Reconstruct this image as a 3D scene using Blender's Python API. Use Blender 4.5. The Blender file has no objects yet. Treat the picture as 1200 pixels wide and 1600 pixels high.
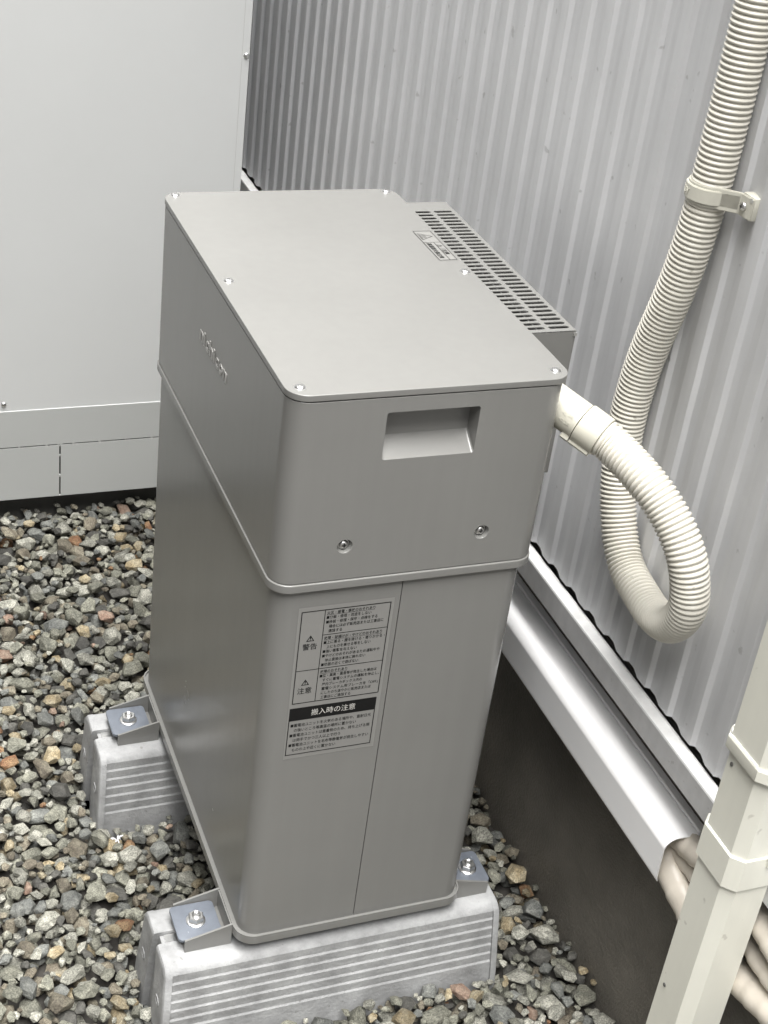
import bpy, bmesh, math, random
import numpy as np
from mathutils import Vector, Matrix
from mathutils.noise import noise as mnoise

SC = bpy.context.scene
COL = SC.collection
R = math.radians
random.seed(7)

# ------------------------------------------------------------------ camera
cam = bpy.data.cameras.new("camera")
co = bpy.data.objects.new("camera", cam)
COL.objects.link(co)
C = Vector((-0.56819, -1.56793, 1.86819))
rx = (0.93100053, -0.34601158, 0.11624973)
ry = (-0.09195975, -0.53054054, -0.8426566)
rz = (0.35324414, 0.77382344, -0.52575266)
M = Matrix(((rx[0], -ry[0], -rz[0], C.x), (rx[1], -ry[1], -rz[1], C.y),
            (rx[2], -ry[2], -rz[2], C.z), (0, 0, 0, 1)))
co.matrix_world = M
cam.sensor_fit = 'VERTICAL'
cam.sensor_height = 36.0
cam.lens = 2353.76 / 1600 * 36.0
cam.clip_start = 0.05
cam.clip_end = 400
SC.camera = co

# ------------------------------------------------------------------ world: bright overcast day
SUN_EL, SUN_AZ = R(79), R(196)          # azimuth clockwise from +y
w = bpy.data.worlds.new("World")
SC.world = w
w.use_nodes = True
nt = w.node_tree
bg = nt.nodes["Background"]
sky = nt.nodes.new("ShaderNodeTexSky")
sky.sky_type = 'NISHITA'
sky.sun_disc = False
sky.sun_elevation = SUN_EL
sky.sun_rotation = SUN_AZ
sky.air_density = 1.0
sky.dust_density = 6.0
sky.ozone_density = 1.0
hs = nt.nodes.new("ShaderNodeHueSaturation")
hs.inputs["Saturation"].default_value = 0.13      # cloud cover: nearly colourless
nt.links.new(sky.outputs[0], hs.inputs["Color"])
nt.links.new(hs.outputs[0], bg.inputs[0])
bg.inputs[1].default_value = 0.052

sl = bpy.data.lights.new("sun", 'SUN')
sl.energy = 5.0
sl.angle = R(60)
sl.color = (1.0, 0.985, 0.965)
so = bpy.data.objects.new("sun", sl)
COL.objects.link(so)
sd = Vector((math.sin(SUN_AZ) * math.cos(SUN_EL), math.cos(SUN_AZ) * math.cos(SUN_EL), math.sin(SUN_EL)))
so.rotation_euler = sd.to_track_quat('Z', 'Y').to_euler()
so.location = sd * 10

SC.view_settings.view_transform = 'Standard'
SC.view_settings.look = 'None'
SC.view_settings.exposure = 1.74
SC.view_settings.gamma = 1.0
SC.view_settings.use_curve_mapping = False
SC.cycles.max_bounces = 10
SC.cycles.diffuse_bounces = 6

# ------------------------------------------------------------------ materials
def mat(name, col, rough=0.5, metal=0.0, spec=0.5, var=0.0, vscale=8.0, bump=0.0, bscale=200.0,
        bdetail=3.0, speck=0.0, speckcol=(0.05, 0.05, 0.045), speckscale=60.0, rvar=0.0, streak=0.0, coat=0.0, bdist=0.002):
    m = bpy.data.materials.new(name)
    m.use_nodes = True
    t = m.node_tree
    b = t.nodes["Principled BSDF"]
    b.inputs["Roughness"].default_value = rough
    b.inputs["Metallic"].default_value = metal
    b.inputs["Specular IOR Level"].default_value = spec
    if coat:
        b.inputs["Coat Weight"].default_value = coat
        b.inputs["Coat Roughness"].default_value = 0.15
    tc = t.nodes.new("ShaderNodeTexCoord")
    base = t.nodes.new("ShaderNodeRGB")
    base.outputs[0].default_value = (*col, 1)
    out = base.outputs[0]
    def mult(out, fac_socket, lo, hi):
        mr = t.nodes.new("ShaderNodeMapRange")
        mr.inputs["From Min"].default_value = 0.3
        mr.inputs["From Max"].default_value = 0.7
        mr.inputs["To Min"].default_value = lo
        mr.inputs["To Max"].default_value = hi
        t.links.new(fac_socket, mr.inputs["Value"])
        mx = t.nodes.new("ShaderNodeMix")
        mx.data_type = 'RGBA'
        mx.blend_type = 'MULTIPLY'
        mx.inputs["Factor"].default_value = 1.0
        t.links.new(out, mx.inputs[6])
        t.links.new(mr.outputs[0], mx.inputs[7])
        return mx.outputs[2]
    if var:
        n = t.nodes.new("ShaderNodeTexNoise")
        n.inputs["Scale"].default_value = vscale
        n.inputs["Detail"].default_value = 6
        n.inputs["Roughness"].default_value = 0.62
        t.links.new(tc.outputs["Object"], n.inputs["Vector"])
        out = mult(out, n.outputs[0], 1 - var, 1 + var)
        if rvar:
            mr = t.nodes.new("ShaderNodeMapRange")
            mr.inputs["To Min"].default_value = rough - rvar
            mr.inputs["To Max"].default_value = rough + rvar
            t.links.new(n.outputs[0], mr.inputs["Value"])
            t.links.new(mr.outputs[0], b.inputs["Roughness"])
    if streak:
        mp = t.nodes.new("ShaderNodeMapping")
        mp.inputs["Scale"].default_value = (60, 60, 2.2)
        t.links.new(tc.outputs["Object"], mp.inputs["Vector"])
        n = t.nodes.new("ShaderNodeTexNoise")
        n.inputs["Scale"].default_value = 1.0
        n.inputs["Detail"].default_value = 5
        t.links.new(mp.outputs[0], n.inputs["Vector"])
        out = mult(out, n.outputs[0], 1 - streak, 1 + streak * 0.6)
    if speck:
        n = t.nodes.new("ShaderNodeTexNoise")
        n.inputs["Scale"].default_value = speckscale
        n.inputs["Detail"].default_value = 2
        t.links.new(tc.outputs["Object"], n.inputs["Vector"])
        cr = t.nodes.new("ShaderNodeValToRGB")
        cr.color_ramp.elements[0].position = 0.71
        cr.color_ramp.elements[1].position = 0.76
        t.links.new(n.outputs[0], cr.inputs[0])
        ma = t.nodes.new("ShaderNodeMath")
        ma.operation = 'MULTIPLY'
        ma.inputs[1].default_value = speck
        t.links.new(cr.outputs[0], ma.inputs[0])
        mx = t.nodes.new("ShaderNodeMix")
        mx.data_type = 'RGBA'
        mx.inputs[7].default_value = (*speckcol, 1)
        t.links.new(ma.outputs[0], mx.inputs[0])
        t.links.new(out, mx.inputs[6])
        out = mx.outputs[2]
    t.links.new(out, b.inputs["Base Color"])
    if bump:
        n = t.nodes.new("ShaderNodeTexNoise")
        n.inputs["Scale"].default_value = bscale
        n.inputs["Detail"].default_value = bdetail
        t.links.new(tc.outputs["Object"], n.inputs["Vector"])
        bp = t.nodes.new("ShaderNodeBump")
        bp.inputs["Strength"].default_value = bump
        bp.inputs["Distance"].default_value = bdist
        t.links.new(n.outputs[0], bp.inputs["Height"])
        t.links.new(bp.outputs[0], b.inputs["Normal"])
    return m

def stone_mat(name, col, col2, sp=0.5):
    m = bpy.data.materials.new(name)
    m.use_nodes = True
    t = m.node_tree
    L = t.links.new
    b = t.nodes["Principled BSDF"]
    b.inputs["Roughness"].default_value = 0.78
    b.inputs["Specular IOR Level"].default_value = 0.35
    tc = t.nodes.new("ShaderNodeTexCoord")
    geo = t.nodes.new("ShaderNodeNewGeometry")
    oi = t.nodes.new("ShaderNodeObjectInfo")
    ad = t.nodes.new("ShaderNodeMath"); ad.operation = 'ADD'
    L(geo.outputs["Random Per Island"], ad.inputs[0]); L(oi.outputs["Random"], ad.inputs[1])
    fr = t.nodes.new("ShaderNodeMath"); fr.operation = 'FRACT'
    L(ad.outputs[0], fr.inputs[0])
    # offset texture per stone
    vm = t.nodes.new("ShaderNodeVectorMath"); vm.operation = 'SCALE'
    vm.inputs[0].default_value = (3.1, 5.7, 2.3)
    L(fr.outputs[0], vm.inputs["Scale"])
    va = t.nodes.new("ShaderNodeVectorMath"); va.operation = 'ADD'
    L(tc.outputs["Object"], va.inputs[0]); L(vm.outputs[0], va.inputs[1])
    n1 = t.nodes.new("ShaderNodeTexNoise"); n1.inputs["Scale"].default_value = 60; n1.inputs["Detail"].default_value = 4
    L(va.outputs[0], n1.inputs["Vector"])
    cr = t.nodes.new("ShaderNodeValToRGB")
    cr.color_ramp.elements[0].position = 0.4
    cr.color_ramp.elements[1].position = 0.66
    cr.color_ramp.elements[0].color = (*col, 1)
    cr.color_ramp.elements[1].color = (*col2, 1)
    L(n1.outputs[0], cr.inputs[0])
    # mineral speckle
    n2 = t.nodes.new("ShaderNodeTexNoise"); n2.inputs["Scale"].default_value = 420; n2.inputs["Detail"].default_value = 3
    n2.inputs["Roughness"].default_value = 0.7
    L(va.outputs[0], n2.inputs["Vector"])
    mr = t.nodes.new("ShaderNodeMapRange")
    mr.inputs["From Min"].default_value = 0.34; mr.inputs["From Max"].default_value = 0.66
    mr.inputs["To Min"].default_value = 1 - sp; mr.inputs["To Max"].default_value = 1 + sp
    L(n2.outputs[0], mr.inputs["Value"])
    mx = t.nodes.new("ShaderNodeMix"); mx.data_type = 'RGBA'; mx.blend_type = 'MULTIPLY'
    mx.inputs["Factor"].default_value = 1
    L(cr.outputs[0], mx.inputs[6]); L(mr.outputs[0], mx.inputs[7])
    # value per stone
    mr2 = t.nodes.new("ShaderNodeMapRange")
    mr2.inputs["To Min"].default_value = 0.68; mr2.inputs["To Max"].default_value = 1.38
    L(fr.outputs[0], mr2.inputs["Value"])
    mx2 = t.nodes.new("ShaderNodeMix"); mx2.data_type = 'RGBA'; mx2.blend_type = 'MULTIPLY'
    mx2.inputs["Factor"].default_value = 1
    L(mx.outputs[2], mx2.inputs[6]); L(mr2.outputs[0], mx2.inputs[7])
    L(mx2.outputs[2], b.inputs["Base Color"])
    n3 = t.nodes.new("ShaderNodeTexNoise"); n3.inputs["Scale"].default_value = 190; n3.inputs["Detail"].default_value = 6
    n3.inputs["Roughness"].default_value = 0.65
    L(va.outputs[0], n3.inputs["Vector"])
    bp = t.nodes.new("ShaderNodeBump"); bp.inputs["Strength"].default_value = 0.75
    bp.inputs["Distance"].default_value = 0.0035
    L(n3.outputs[0], bp.inputs["Height"]); L(bp.outputs[0], b.inputs["Normal"])
    return m

PAINT = (0.186, 0.185, 0.176)
MT = {
    'paint': mat('satin_grey_paint', PAINT, 0.25, metal=0.05, spec=0.5, var=0.03, vscale=4, bump=0.06, bscale=900, rvar=0.06, streak=0.018),
    'paint_in': mat('bare_grey_metal', (0.30, 0.30, 0.31), 0.45, metal=0.3, var=0.08, vscale=20),
    'dark': mat('dark_gap', (0.012, 0.012, 0.012), 0.8),  # near-black fill standing in for shade inside gaps and slots
    'film': mat('label_film', (0.205, 0.203, 0.193), 0.42, var=0.02),
    'ink': mat('black_print', (0.008, 0.008, 0.008), 0.6, spec=0.2),
    'reverse': mat('pale_print', (0.50, 0.49, 0.46), 0.45),
    'logo': mat('raised_silver_letters', (0.30, 0.297, 0.285), 0.36, metal=0.1),
    'chrome': mat('bright_steel', (0.70, 0.70, 0.69), 0.34, metal=1.0, var=0.08, vscale=90),
    'zinc': mat('zinc_plate', (0.135, 0.150, 0.175), 0.42, metal=0.15, var=0.14, vscale=35, speck=0.25, speckcol=(0.7, 0.7, 0.72), speckscale=120),
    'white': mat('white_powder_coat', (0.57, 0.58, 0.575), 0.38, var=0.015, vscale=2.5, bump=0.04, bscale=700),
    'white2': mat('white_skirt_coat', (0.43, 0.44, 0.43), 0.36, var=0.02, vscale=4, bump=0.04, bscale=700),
    'clad': mat('silver_grey_cladding', (0.565, 0.57, 0.58), 0.42, metal=0.1, var=0.04, vscale=7, streak=0.04,
                speck=0.35, speckcol=(0.13, 0.125, 0.115), speckscale=42, bump=0.06, bscale=60),
    'flash': mat('grey_drip_flashing', (0.6, 0.6, 0.6), 0.4, metal=0.2, var=0.1, vscale=14, streak=0.05,
                 speck=0.3, speckcol=(0.2, 0.19, 0.17), speckscale=70),
    'ledge': mat('lit_drip_ledge', (0.78, 0.78, 0.77), 0.42, metal=0.15, var=0.12, vscale=22),  # paler than the flashing: light from above put into the colour
    'mortar': mat('foundation_mortar', (0.135, 0.125, 0.107), 0.55, spec=0.5, var=0.25, vscale=7, bump=0.8, bscale=190, bdetail=4, bdist=0.0032),
    'duct': mat('white_plastic_duct', (0.86, 0.86, 0.86), 0.3, var=0.012, vscale=4),
    'hose': mat('ivory_plastic_hose', (0.59, 0.57, 0.505), 0.42, var=0.05, vscale=18, speck=0.5, speckcol=(0.22, 0.2, 0.16), speckscale=75),
    'ivory': mat('ivory_plastic', (0.52, 0.505, 0.43), 0.35, var=0.02, vscale=12),
    'clip': mat('cream_plastic_clip', (0.50, 0.49, 0.425), 0.38, var=0.03, vscale=25),
    'pipe': mat('cream_rain_pipe', (0.66, 0.655, 0.58), 0.3, var=0.035, vscale=6, streak=0.025,
                speck=0.4, speckcol=(0.28, 0.26, 0.22), speckscale=45),
    'glue': mat('white_glue', (0.82, 0.82, 0.80), 0.3),
    'tape': mat('beige_wrap_tape', (0.57, 0.525, 0.455), 0.38, var=0.08, vscale=14, bump=0.5, bscale=55),
    'conc': mat('pale_moulded_concrete', (0.285, 0.288, 0.288), 0.72, var=0.3, vscale=17, bump=0.6, bscale=160, bdetail=5,
                speck=0.7, speckcol=(0.16, 0.155, 0.15), speckscale=85),
    'soil': mat('dark_soil', (0.035, 0.032, 0.028), 0.95, var=0.4, vscale=30, bump=0.6, bscale=90),
    'plinth': mat('dark_plinth', (0.10, 0.098, 0.09), 0.8, var=0.15, vscale=8),
    'render': mat('stand_in_render', (0.13, 0.126, 0.118), 0.8, var=0.08, vscale=3, bump=0.3, bscale=80),
    'scrap': mat('white_scrap_plastic', (0.55, 0.55, 0.57), 0.4),
}

# ------------------------------------------------------------------ helpers
def link_mesh(name, bm, material, parent=None, angle=35, wn=False):
    me = bpy.data.meshes.new(name)
    bmesh.ops.recalc_face_normals(bm, faces=bm.faces)
    bm.to_mesh(me)
    bm.free()
    return link_me(name, me, material, parent, angle, wn)

def link_me(name, me, material, parent=None, angle=35, wn=False):
    o = bpy.data.objects.new(name, me)
    COL.objects.link(o)
    if material is not None:
        me.materials.append(material)
    if angle is not None:
        for p in me.polygons:
            p.use_smooth = True
        me.set_sharp_from_angle(angle=R(angle))
    if wn:
        mo = o.modifiers.new("weighted", 'WEIGHTED_NORMAL')
        mo.keep_sharp = True
        mo.weight = 90
    if parent is not None:
        o.parent = parent
    return o

def empty(name, label, cat, loc=(0, 0, 0), group=None):
    o = bpy.data.objects.new(name, None)
    COL.objects.link(o)
    o.empty_display_size = 0.05
    o['label'] = label
    o['category'] = cat
    if group:
        o['group'] = group
    # things are modelled in world coordinates: keep the root at its base, shift the parts back
    o.location = loc
    return o

def adopt(root):
    """children were built in world coordinates; keep them there."""
    inv = Matrix.Translation(root.location).inverted()
    for ch in root.children:
        ch.matrix_parent_inverse = inv

def tag(o, label, cat, group=None):
    o['label'] = label
    o['category'] = cat
    if group:
        o['group'] = group
    return o

def box(bm, x0, x1, y0, y1, z0, z1, bev=0.0, seg=2):
    v = [bm.verts.new((x, y, z)) for z in (z0, z1) for y in (y0, y1) for x in (x0, x1)]
    f = [(0, 2, 3, 1), (4, 5, 7, 6), (0, 1, 5, 4), (2, 6, 7, 3), (0, 4, 6, 2), (1, 3, 7, 5)]
    fs = [bm.faces.new([v[i] for i in q]) for q in f]
    if bev:
        es = list({e for q in fs for e in q.edges})
        bmesh.ops.bevel(bm, geom=es, offset=bev, segments=seg, affect='EDGES', profile=0.5)

def rr(x0, y0, x1, y1, r, n=10):
    """rounded rectangle, counter-clockwise"""
    pts = []
    for cx, cy, a0 in ((x1 - r, y0 + r, -90), (x1 - r, y1 - r, 0), (x0 + r, y1 - r, 90), (x0 + r, y0 + r, 180)):
        for i in range(n + 1):
            a = R(a0 + 90 * i / n)
            pts.append((cx + r * math.cos(a), cy + r * math.sin(a)))
    return pts

def loft(bm, loops, cap=True):
    rings = [[bm.verts.new(p) for p in lp] for lp in loops]
    n = len(rings[0])
    for a, b in zip(rings, rings[1:]):
        for i in range(n):
            bm.faces.new((a[i], a[(i + 1) % n], b[(i + 1) % n], b[i]))
    if cap:
        bm.faces.new(rings[0][::-1])
        bm.faces.new(rings[-1])
    return rings

def slab(bm, outline_fn, z0, z1, bev=0.0015):
    """outline_fn(inset) -> 2D loop; bevelled top and bottom rims"""
    k = 3
    lv = []
    for i in range(k + 1):
        a = R(90 * i / k)
        lv.append((bev * (1 - math.sin(a)), z0 + bev * (1 - math.cos(a))))
    for i in range(k + 1):
        a = R(90 * i / k)
        lv.append((bev * (1 - math.cos(a)), z1 - bev * (1 - math.sin(a))))
    loft(bm, [[(x, y, z) for x, y in outline_fn(ins)] for ins, z in lv])

def cyl(bm, c, axis, r0, r1, h, n=24, caps=True):
    axis = Vector(axis).normalized()
    q = axis.to_track_quat('Z', 'Y')
    c = Vector(c)
    lp = []
    for r, t in ((r0, 0), (r1, h)):
        lp.append([c + q @ Vector((r * math.cos(2 * math.pi * i / n), r * math.sin(2 * math.pi * i / n), t)) for i in range(n)])
    loft(bm, lp, caps)

def lathe(bm, c, axis, prof, n=28):
    axis = Vector(axis).normalized()
    q = axis.to_track_quat('Z', 'Y')
    c = Vector(c)
    loft(bm, [[c + q @ Vector((r * math.cos(2 * math.pi * i / n), r * math.sin(2 * math.pi * i / n), t)) for i in range(n)]
              for r, t in prof])

def extrude_poly(bm, pts, axis, a0, a1):
    """pts 2D; axis 'x': pts=(y,z); 'y': pts=(x,z)"""
    def P(p, a):
        return (a, p[0], p[1]) if axis == 'x' else (p[0], a, p[1])
    loft(bm, [[P(p, a0) for p in pts], [P(p, a1) for p in pts]])

def apply_bool(o, cutters):
    for c in cutters:
        m = o.modifiers.new("cut", 'BOOLEAN')
        m.operation = 'DIFFERENCE'
        m.solver = 'EXACT'
        m.object = c
    dg = bpy.context.evaluated_depsgraph_get()
    me = bpy.data.meshes.new_from_object(o.evaluated_get(dg))
    o.modifiers.clear()
    o.data = me
    for c in cutters:
        bpy.data.objects.remove(c)

def text_mesh(name, items, frame, material, parent, extrude=0.0, bold=0.0):
    """items: (string, x, y, size, width or None, bold) in a 2D frame; frame(x,y,n)->world"""
    bm = bmesh.new()
    for s, x, y, size, width in items:
        cu = bpy.data.curves.new("t", 'FONT')
        cu.body = s
        cu.size = size
        cu.resolution_u = 3
        if extrude:
            cu.extrude = extrude
        cu.offset = bold
        to = bpy.data.objects.new("t", cu)
        COL.objects.link(to)
        dg = bpy.context.evaluated_depsgraph_get()
        me = bpy.data.meshes.new_from_object(to.evaluated_get(dg))
        bpy.data.objects.remove(to)
        n = len(me.vertices)
        if n == 0:
            continue
        a = np.empty(n * 3)
        me.vertices.foreach_get('co', a)
        a = a.reshape(-1, 3)
        x0, x1 = a[:, 0].min(), a[:, 0].max()
        sx = (width / (x1 - x0)) if width else 1.0
        vs = [bm.verts.new(frame(x + (p[0] - x0) * sx, y + p[1], p[2])) for p in a]
        for p in me.polygons:
            try:
                bm.faces.new([vs[i] for i in p.vertices])
            except ValueError:
                pass
        bpy.data.meshes.remove(me)
    o = link_mesh(name, bm, material, parent, None)
    if len(items) > 1 or len(items[0][0]) > 1:
        o['kind'] = 'stuff'      # flat print, too fine to pick apart
    return o

def lines_mesh(name, rects, frame, material, parent):
    bm = bmesh.new()
    for x0, y0, x1, y1 in rects:
        bm.faces.new([bm.verts.new(frame(*p, 0)) for p in ((x0, y0), (x1, y0), (x1, y1), (x0, y1))])
    o = link_mesh(name, bm, material, parent, None)
    o['kind'] = 'stuff'
    return o

# ------------------------------------------------------------------ ground
GZ = -0.215
bm = bmesh.new()
bm.faces.new([bm.verts.new(p) for p in ((-60, -60, GZ), (60, -60, GZ), (60, 60, GZ), (-60, 60, GZ))])
ground = link_mesh('ground', bm, MT['soil'], None, None)
ground['kind'] = 'structure'
ground['label'] = 'dark soil under the crushed stone beside the house'

# ------------------------------------------------------------------ house: cladding, flashing, foundation
XW = 0.600
house = empty('house', 'house wall with ribbed silver grey metal cladding above a dark mortar foundation', 'house', (XW + 0.4, 0, GZ))
PITCH, Y0 = 0.0686, 0.2880
prof = []          # (y, x) going towards -y
k = -36
yy = Y0 + 36 * PITCH
while yy > -3.2:
    prof += [(yy + 0.0245, 0.0), (yy + 0.0008, 0.0), (yy - 0.0004, 0.0007), (yy - 0.0038, 0.0061), (yy - 0.0050, 0.0068),
             (yy - 0.0205, 0.0068), (yy - 0.0225, 0.0064), (yy - 0.0425, 0.0004)]
    yy -= PITCH
bm = bmesh.new()
zs = [0.4675] + [0.4675 + 0.045 * i for i in range(1, 60)]
T = 0.0008
grid = []
for z in zs:
    row = []
    for y, dx in prof:
        wob = 0.0005 * mnoise((y * 2.2, z * 2.6, 1.7)) + 0.0009 * mnoise((y * 14, z * 17, 4.2)) if z > 0.47 else 0.0
        wx = 0.0006 * mnoise((y * 5, z * 4, 9.1))
        row.append(bm.verts.new((XW + dx + wx, y + wob, z)))
    grid.append(row)
for a, b in zip(grid, grid[1:]):
    for i in range(len(prof) - 1):
        bm.faces.new((a[i], b[i], b[i + 1], a[i + 1]))
# folded return at the bottom hem
back = [bm.verts.new((XW + dx + T + 0.0004, y, 0.4675)) for y, dx in prof]
for i in range(len(prof) - 1):
    bm.faces.new((grid[0][i], grid[0][i + 1], back[i + 1], back[i]))
clad = link_mesh('cladding', bm, MT['clad'], house, 28)
bm = bmesh.new()
box(bm, XW + 0.012, XW + 0.8, -3.2, 2.8, 0.478, 3.1)
link_mesh('inner_wall', bm, MT['dark'], house, None)
# drip flashing: sloping ledge with top light in its colour, vertical grey face, return
bm = bmesh.new()
extrude_poly(bm, [(0.5815, 0.4570), (0.5990, 0.4592), (0.6035, 0.4575), (0.6060, 0.4400), (0.6045, 0.4400), (0.6020, 0.4562), (0.5985, 0.4577), (0.5815, 0.4555)], 'y', -3.2, 2.8)
link_mesh('drip_ledge', bm, MT['ledge'], house, None)
bm = bmesh.new()
extrude_poly(bm, [(0.5790, 0.4560), (0.5805, 0.4582), (0.5815, 0.4568), (0.5808, 0.4150), (0.6330, 0.4180), (0.6330, 0.4160), (0.5800, 0.4128), (0.5788, 0.4140)], 'y', -3.2, 2.8)
link_mesh('drip_flashing', bm, MT['flash'], house, 30)
bm = bmesh.new()
box(bm, 0.635, 1.4, -3.2, 2.8, -0.6, 0.4775)
link_mesh('foundation', bm, MT['mortar'], house, None)
adopt(house)

# ------------------------------------------------------------------ unseen house side added left of the frame to block sky light
nb = empty('shade_stand_in', 'dark rendered wall added out of view to shade the passage from the left', 'house', (-3.5, 2.5, GZ))
bm = bmesh.new()
box(bm, -5.2, -1.38, -1.5, 6.5, GZ - 0.2, 5.6)
link_mesh('stand_in_wall', bm, MT['render'], nb, None)
bm = bmesh.new()
box(bm, -5.4, -1.20, -1.7, 6.7, 5.601, 5.72, 0.01, 2)
link_mesh('stand_in_cap', bm, MT['plinth'], nb, None)
adopt(nb)

# ------------------------------------------------------------------ white cabinet at the back
YC = 1.57
cab = empty('utility_cabinet', 'large white metal utility cabinet with a dashed knock out line on its skirt', 'cabinet', (-0.3, YC + 0.3, GZ))
XL, XR = -1.20, 0.4005
bm = bmesh.new()
box(bm, XL, XR, YC, YC + 0.002, 0.1225, 2.2, 0.0008, 1)
link_mesh('front_panel', bm, MT['white'], cab, 30)
bm = bmesh.new()
box(bm, XL + 0.002, XR - 0.002, YC + 0.012, YC + 1.25, -0.10, 2.198)  # unseen depth stretched back to keep the gap by the wall dark
link_mesh('body', bm, MT['white'], cab, None)
# skirt: proud of the front panel, cut by dashed slots
bm = bmesh.new()
# build skirt as strips round the slots so that the slots are real openings
sx = [-0.1432 - 0.0599 * i for i in range(19, 0, -1)]
hs_ = []
x = -0.0042
hseg = [(-0.0085, -0.0327), (-0.0372, -0.0972), (-0.1001, -0.1600), (-0.1635, -0.2235), (-0.2270, -0.2870), (-0.2905, -0.3505),
        (-0.3540, -0.4140), (-0.4175, -0.4775), (-0.4810, -0.5410), (0.0021, 0.0265), (0.0311, 0.0895), (0.0941, 0.1532), (0.1563, 0.2161), (0.2205, 0.245),
        (0.2485, 0.3050)]
hseg = [tuple(sorted(q)) for q in hseg] + [(-0.0049, -0.0029)]
vseg = [(0.0190, -0.0052), (-0.0088, -0.0608), (-0.0662, -0.1185)]
vseg = [tuple(sorted(q)) for q in vseg]
ZT, ZB = 0.1200, -0.1200
YS0, YS1 = YC - 0.0024, YC + 0.003
SLZ = 0.0238
def skirt_box(x0, x1, z0, z1):
    box(bm, x0, x1, YS0, YS1, z0, z1)
hh = 0.0018
# upper band
skirt_box(XL, XR, SLZ + hh, ZT)
# slot row: solid bridges between slots
xs = sorted(hseg)
prev = XL
for a, b in xs:
    if a > prev:
        skirt_box(prev, a, SLZ - hh, SLZ + hh)
    prev = b
skirt_box(prev, XR, SLZ - hh, SLZ + hh)
# lower band in two halves and the bridges of the vertical slot
vx = -0.0031
skirt_box(XL, vx - hh, ZB, SLZ - hh)
skirt_box(vx + hh, XR, ZB, SLZ - hh)
prev = ZB
for a, b in sorted(vseg):
    b = min(b, SLZ - hh)
    if a > prev:
        skirt_box(vx - hh, vx + hh, prev, a)
    prev = b
if prev < SLZ - hh:
    skirt_box(vx - hh, vx + hh, prev, SLZ - hh)
bmesh.ops.remove_doubles(bm, verts=bm.verts, dist=1e-6)
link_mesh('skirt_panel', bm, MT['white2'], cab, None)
bm = bmesh.new()
box(bm, XL, XR, YC + 0.006, YC + 0.008, -0.115, 0.118)
link_mesh('slot_backing', bm, MT['dark'], cab, None)
bm = bmesh.new()
box(bm, XL, XR, YC - 0.0024, YC + 0.0028, ZT - 0.0002, ZT + 0.0022, 0.0009, 2)
link_mesh('fold_edge', bm, MT['white'], cab, 40)
bm = bmesh.new()
box(bm, 0.3835, 0.3841, YC - 0.0004, YC + 0.0005, 0.124, 2.198)
link_mesh('side_seam', bm, mat('seam_shadow', (0.42, 0.42, 0.41), 0.5), cab, None)
for px, pz in ((-0.1324, 0.1400), (0.3934, 0.9552), (0.3934, 1.75)):
    bm = bmesh.new()
    lathe(bm, (px, YC, pz), (0, -1, 0), [(0.0066, -0.001), (0.0064, 0.0006), (0.0055, 0.0024), (0.0036, 0.0036), (0.0012, 0.0041)], 24)
    link_mesh('screw', bm, MT['chrome'], cab, 60)
bm = bmesh.new()
box(bm, XL + 0.05, XR - 0.04, YC + 0.05, YC + 1.2, -0.4, -0.115)
link_mesh('plinth', bm, MT['plinth'], cab, None)
adopt(cab)

# ------------------------------------------------------------------ battery unit
W, D, H = 0.400, 0.695, 0.989
unit = empty('battery_unit', 'satin grey steel battery storage unit standing on two concrete blocks', 'battery unit', (W / 2, D / 2, -0.026))
RC = 0.030
def ol(i, x0=0.0, y0=0.0, x1=W, y1=D, r=RC, n=12):
    return rr(x0 + i, y0 + i, x1 - i, y1 - i, max(r - i, 0.001), n)
# lid
bm = bmesh.new()
slab(bm, lambda i: ol(i, -0.0008, -0.0008, W - 0.0006, D + 0.0008), 0.9795, H, 0.0012)
link_mesh('lid', bm, MT['paint'], unit, 40, True)
bm = bmesh.new()
loft(bm, [[(x, y, z) for x, y in ol(0.003, 0, 0, 0.394, D)] for z in (0.9740, 0.9800)])
link_mesh('lid_gap_shade', bm, MT['dark'], unit, None)  # black fill painted as the shade in the gap under the lid
# upper cover with grip recess and screw dimples
bm = bmesh.new()
slab(bm, lambda i: ol(i, 0, 0, 0.3945, D), 0.6985, 0.9778, 0.0010)
upper = link_mesh('upper_cover', bm, MT['paint'], None, 40, False)
cut = []
bm = bmesh.new()
hx0, hx1, hz0, hz1 = 0.1337, 0.2663, 0.8850, 0.9560
# recess: tapered pocket with rounded corners, floor sloping inwards
def pocket(y, x0, x1, z0, z1, r):
    return [(a, y, b) for a, b in rr(x0, z0, x1, z1, r, 5)]
loft(bm, [pocket(-0.02, hx0, hx1, hz0, hz1, 0.004), pocket(0.0, hx0, hx1, hz0, hz1, 0.004),
          pocket(0.028, hx0 + 0.002, hx1 - 0.001, hz0 + 0.0225, hz1 - 0.001, 0.004)])
bmesh.ops.recalc_face_normals(bm, faces=bm.faces)
me = bpy.data.meshes.new("c"); bm.to_mesh(me); bm.free()
c1 = bpy.data.objects.new("c", me); COL.objects.link(c1); cut.append(c1)
SCR = [(0.0970, 0.7530), (0.3005, 0.7530)]
for sx_, sz_ in SCR:
    bm = bmesh.new()
    lathe(bm, (sx_, 0.0075, sz_), (0, -1, 0), [(0.0088, 0), (0.0098, 0.0045), (0.0112, 0.0075), (0.0124, 0.0087), (0.0124, 0.02)], 32)
    bmesh.ops.recalc_face_normals(bm, faces=bm.faces)
    me = bpy.data.meshes.new("c"); bm.to_mesh(me); bm.free()
    c1 = bpy.data.objects.new("c", me); COL.objects.link(c1); cut.append(c1)
bpy.context.view_layer.update()
apply_bool(upper, cut)
upper.parent = unit
for p in upper.data.polygons:
    p.use_smooth = True
upper.data.set_sharp_from_angle(angle=R(30))
mo = upper.modifiers.new("weighted", 'WEIGHTED_NORMAL'); mo.keep_sharp = True; mo.weight = 90
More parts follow.
